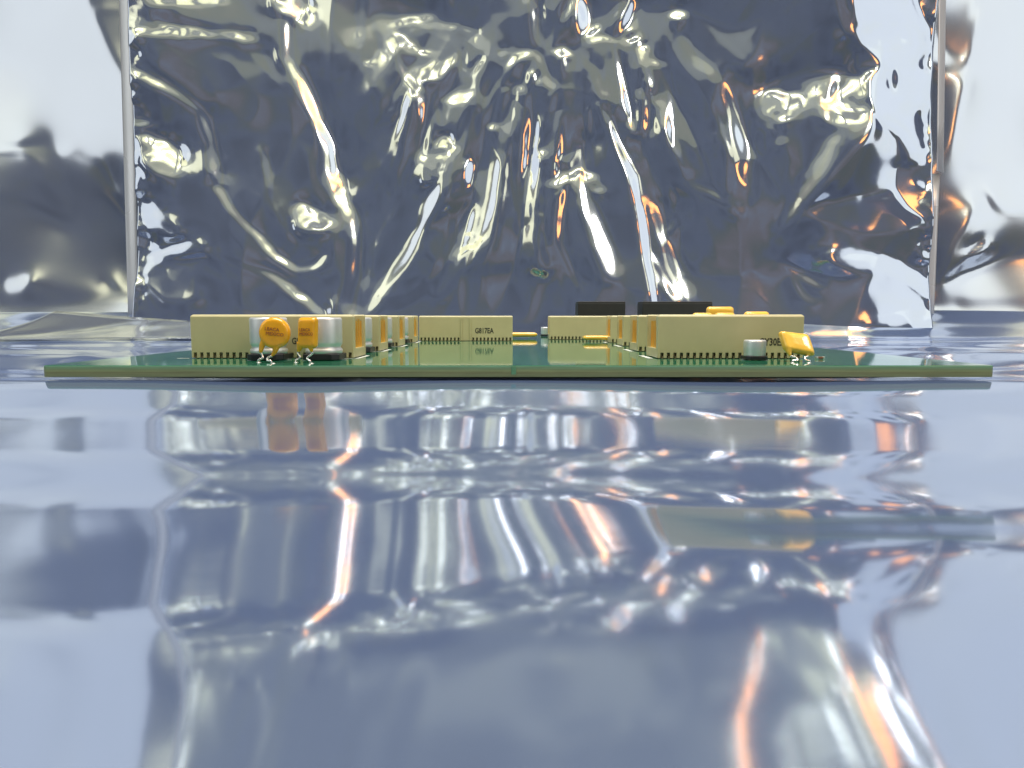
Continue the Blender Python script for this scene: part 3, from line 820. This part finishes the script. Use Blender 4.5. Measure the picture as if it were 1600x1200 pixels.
wire([(*px(407.5, 551)[:1], -0.0003, px(407.5, 551)[1])] + [(px(u, v)[0], y, px(u, v)[1]) for u, v, y in ((410.5, 555.5, -.0003), (411.5, 559.5, -.0006), (406, 562, -.0009), (404.5, 566, -.0006))], root)
wire([(px(u, v)[0], y, px(u, v)[1]) for u, v, y in ((425.5, 556, -.0003), (419.5, 559, -.0004), (419.5, 563, -.0008), (425, 563.5, -.0012), (427, 568.0, -.0012))], root, 0.00036)
text_part('LEACA\n MEXICO', 0.00135, (px(416.5, 515.5)[0], -0.00168, px(416.5, 515.5)[1]), (math.pi/2, 0, 0), M['ink_red'], root, 'printed_mark').rotation_euler = (math.pi/2, R(6), 0)

# upright rectangle
cr = at_y(481.5, 520, yd)
root = empty('film_capacitor', (cr.x, yd, ZT), R(-14)); tag(root, 'upright rectangular orange dipped capacitor next to the big silver can', 'capacitor', 'orange dipped capacitors')
zc = cr.z - ZT
wd, hg = 31.0*s*1.0, 48.5*s
bm = bmesh.new(); o_ = rr_outline(wd, hg, 0.0009, zc)
o_ = [(x + (z-zc)*0.05, z) for x, z in o_]
add_pillow(bm, o_, 0.0030)
def px(u, v):
    q = at_y(u, v, yd); return (q.x - cr.x, q.z - ZT)
leg_coat([(470, 536), (466.5, 546), (465, 550)], [0.0013, 0.00075, 0.00036])
leg_coat([(484, 530), (487, 543), (489, 550)], [0.0012, 0.0008, 0.00036])
o = bm_obj('body', bm, M['epoxy'], root); remesh(o, 0.00016, 5)
wire([(px(u, v)[0], y, px(u, v)[1]) for u, v, y in ((465.2, 549, -.0002), (464, 552, -.0002), (469.5, 558.5, -.0006), (463, 562.5, -.0009), (462.5, 566, -.0007))], root, 0.00027)
wire([(px(u, v)[0], y, px(u, v)[1]) for u, v, y in ((488.5, 549, -.0002), (489, 552.5, -.0002), (481.5, 559.5, -.0006), (488, 564, -.001), (487, 568, -.001))], root, 0.0003)
text_part('LEACA\nMEXICO', 0.00125, (px(471.5, 517.5)[0], -0.00168, px(471.5, 517.5)[1]), (math.pi/2, 0, 0), M['ink_red'], root, 'printed_mark', 0.9)

# leaning square on the right
yr = at_z(800, 565.5, ZT).y
ct = at_y(1250, 537, yr)
root = empty('film_capacitor', (ct.x, yr, ZT)); tag(root, 'leaning square orange dipped capacitor at the right end of the near right pin header', 'capacitor', 'orange dipped capacitors')
def px(u, v):
    q = at_y(u, v, yr); return (q.x - ct.x, q.z - ZT)
def round_poly(c, r_, n=5):
    out = []; N = len(c)
    for i in range(N):
        a, b_, d = Vector(c[i-1]), Vector(c[i]), Vector(c[(i+1) % N])
        e1 = (a-b_).normalized()*r_; e2 = (d-b_).normalized()*r_
        for k in range(n+1):
            t = k/n; out.append(tuple((b_+e1)*(1-t)**2 + b_*2*t*(1-t) + (b_+e2)*t*t))
    return out
bm = bmesh.new()
add_pillow(bm, round_poly([px(1224, 517.5), px(1228.5, 548), px(1275.5, 557), px(1271.5, 523.5)], 0.0011), 0.0030)
leg_coat([(1236, 545), (1235, 552), (1236, 557)], [0.0013, 0.0007, 0.00036])
leg_coat([(1266, 548), (1265, 554), (1264, 557)], [0.0013, 0.0007, 0.00036])
for vv_ in bm.verts: vv_.co.z *= 1.10
bmesh.ops.rotate(bm, verts=bm.verts, cent=(0, 0, 0.0), matrix=__import__('mathutils').Matrix.Rotation(R(-27), 3, 'X'))
o = bm_obj('body', bm, M['epoxy_light'], root); remesh(o, 0.00016, 5)
wire([(px(u, v)[0], y, px(u, v)[1]) for u, v, y in ((1236, 556.5, .0007), (1244, 559, .0002), (1245, 563, -.0004), (1238, 564, -.0004), (1238.5, 567.5, -.0004))], root, 0.00036)
wire([(px(u, v)[0], y, px(u, v)[1]) for u, v, y in ((1264, 556.5, .0007), (1258, 559, .0002), (1259, 563, -.0004), (1264, 564, -.0004), (1264, 567, -.0004))], root, 0.00036)

# capacitors lying flat far back
def flat_cap(u0, u1, v_top, v_bot, v_contact, label, step=False, yaw=0.0):
    y = at_z(800, v_contact, ZT).y
    a = at_y(u0, v_top, y); b_ = at_y(u1, v_bot, y)
    root = empty('flat_capacitor', ((a.x+b_.x)/2, y, ZT)); tag(root, label, 'capacitor', 'orange dipped capacitors')
    wd = b_.x - a.x; th = a.z - b_.z; zb = b_.z - ZT
    bm = bmesh.new()
    ol_ = rr_outline(wd, 0.011, 0.0015)
    add_pillow(bm, ol_, th)
    bmesh.ops.rotate(bm, verts=bm.verts, cent=(0,0,0), matrix=__import__('mathutils').Matrix.Rotation(R(-90), 3, 'X'))
    bmesh.ops.translate(bm, verts=bm.verts, vec=(0, 0.0058, zb + th/2))
    bm_obj('body', bm, M['epoxy_light'], root, True)
    for sx_ in (-1, 1):
        wire([(sx_*wd*0.25, 0.0110, zb + th/2), (sx_*wd*0.25, 0.0125, zb + th/2), (sx_*wd*0.25, 0.0132, zb*0.6), (sx_*wd*0.25, 0.0133, 0.0)], root, 0.0003)
    return root
flat_cap(790, 840, 519.5, 526.5, 529, 'flat yellow capacitor lying just right of the far left pin header')
flat_cap(912, 960, 524.5, 531.5, 534.5, 'flat yellow capacitor lying in front of the far right pin header')
# capacitors whose tops show over the right pin headers
def tall_cap(u0, u1, v_top, y, label, lean=0.0):
    a = at_y(u0, v_top, y); b_ = at_y(u1, v_top, y)
    zt = a.z - ZT; wd = b_.x - a.x; hg = zt - 0.0042
    root = empty('film_capacitor', ((a.x+b_.x)/2, y, ZT), lean); tag(root, label, 'capacitor', 'orange dipped capacitors')
    bm = bmesh.new(); add_pillow(bm, rr_outline(wd, hg, 0.0014, zt - hg/2), 0.0034)
    bm_obj('body', bm, M['epoxy_light'], root, True)
    for sx_ in (-1, 1):
        wire([(sx_*wd*0.22, 0, 0.0050), (sx_*wd*0.22, 0, 0.0030), (sx_*wd*0.22 + 0.0006, 0, 0.0016), (sx_*wd*0.22, 0, 0.0)], root)
tall_cap(1103.5, 1146.5, 479, (YROW[1]+0.016+YROW[2])/2 - 0.006, 'tallest orange capacitor rising above the near right pin header')
yy_ = (YROW[0]+0.016+YROW[1])/2 - 0.004
tall_cap(1116, 1149, 488.3, yy_, 'low orange capacitor top in front of the tallest one')
tall_cap(1081, 1114, 488.6, yy_ + 0.004, 'low orange capacitor top left of the tallest one')
tall_cap(1162, 1202, 486.6, yy_, 'orange capacitor top standing alone at right above the near right header')

# ------------------------------------------------------------------ black blocks at the back
def block(u0, u1, v_top, y, label):
    a = at_y(u0, v_top, y); b_ = at_y(u1, v_top, y); h = a.z - ZT; wd = b_.x - a.x
    root = empty('relay_block', ((a.x+b_.x)/2, y, ZT)); tag(root, label, 'relay', 'black blocks at the back of the board')
    bm = bmesh.new(); add_box(bm, -wd/2, wd/2, 0, 0.018, 0.0004, h - 0.0009); bevel(bm_obj('body', bm, M['relay'], root), 0.0003)
    bm = bmesh.new(); add_box(bm, -wd/2+0.00015, wd/2-0.00015, 0.00015, 0.01785, h - 0.0010, h); bevel(bm_obj('cover', bm, M['relay'], root), 0.0003)
    for sx_ in (-1, 1):
        bm = bmesh.new(); add_box(bm, sx_*wd*0.4-0.0006, sx_*wd*0.4+0.0006, 0.004, 0.006, -0.0001, 0.0005); bm_obj('terminal', bm, M['solder'], root)
block(903, 977.5, 471, 0.445, 'narrower black block standing behind the far right pin header')
block(1004, 1113.5, 471, 0.445, 'wider black block standing behind the right row of pin headers')

# ------------------------------------------------------------------ chip resistor, solder pads, silkscreen
p = at_z(1281, 561, ZT)
root = empty('chip_resistor', (p.x, p.y, ZT)); tag(root, 'tiny brown chip resistor beside the leaning orange capacitor', 'resistor')
bm = bmesh.new(); add_box(bm, -0.0007, 0.0007, -0.0006, 0.0006, 0.0001, 0.0007); bevel(bm_obj('body', bm, M['chip_brown'], root), 0.0001)
for sx_ in (-1, 1):
    bm = bmesh.new(); xa, xb = sorted((sx_*0.0007, sx_*0.0013)); add_box(bm, xa, xb, -0.00065, 0.00065, 0.00004, 0.00072); bevel(bm_obj('terminal', bm, M['solder'], root), 0.0001)
def pad(u, v, wu, dy):
    q = at_z(u, v, ZT); hw = wu/2*q.y/FPX
    bm = bmesh.new(); add_lathe(bm, [(1.0, 0.0), (0.85, 0.4), (0.45, 0.8), (0.2, 1.0)], 14)
    for vv_ in bm.verts: vv_.co = (vv_.co.x*hw, vv_.co.y*dy, vv_.co.z*0.00025)
    o = bm_obj('solder_joint', bm, M['solder'], board, True); o.location = Vector((q.x, q.y, ZT)) - Vector(board.location)
for (u, v) in ((404.5, 566.5), (427, 568), (462.5, 566.5), (487, 568), (1238.5, 567.5), (1264, 567)):
    pad(u, v, 8, 0.0007)
def silk(x0, x1, ya, yb):
    flat_part('silkscreen_line', x0, x1, ya, yb, ZT + 0.00001, ZT + 0.00004, M['silk'])
for k in range(4):
    xe = at_z(rowsL[k][1], rowsL[k][0], ZT).x; ye = YROW[k]
    silk(xe + 0.0006, xe + 0.0018, ye - 0.0002, ye + 0.0165)
    silk(xe - 0.004, xe + 0.0018, ye - 0.0016, ye - 0.0010)
    xe = at_z(rowsR[k][1], rowsR[k][0], ZT).x
    silk(xe - 0.0026, xe - 0.0010, ye - 0.0002, ye + 0.0165)
xe = at_z(300, 560, ZT).x; silk(xe - 0.0045, xe - 0.0008, YROW[0] - 0.0004, YROW[0] + 0.0006)
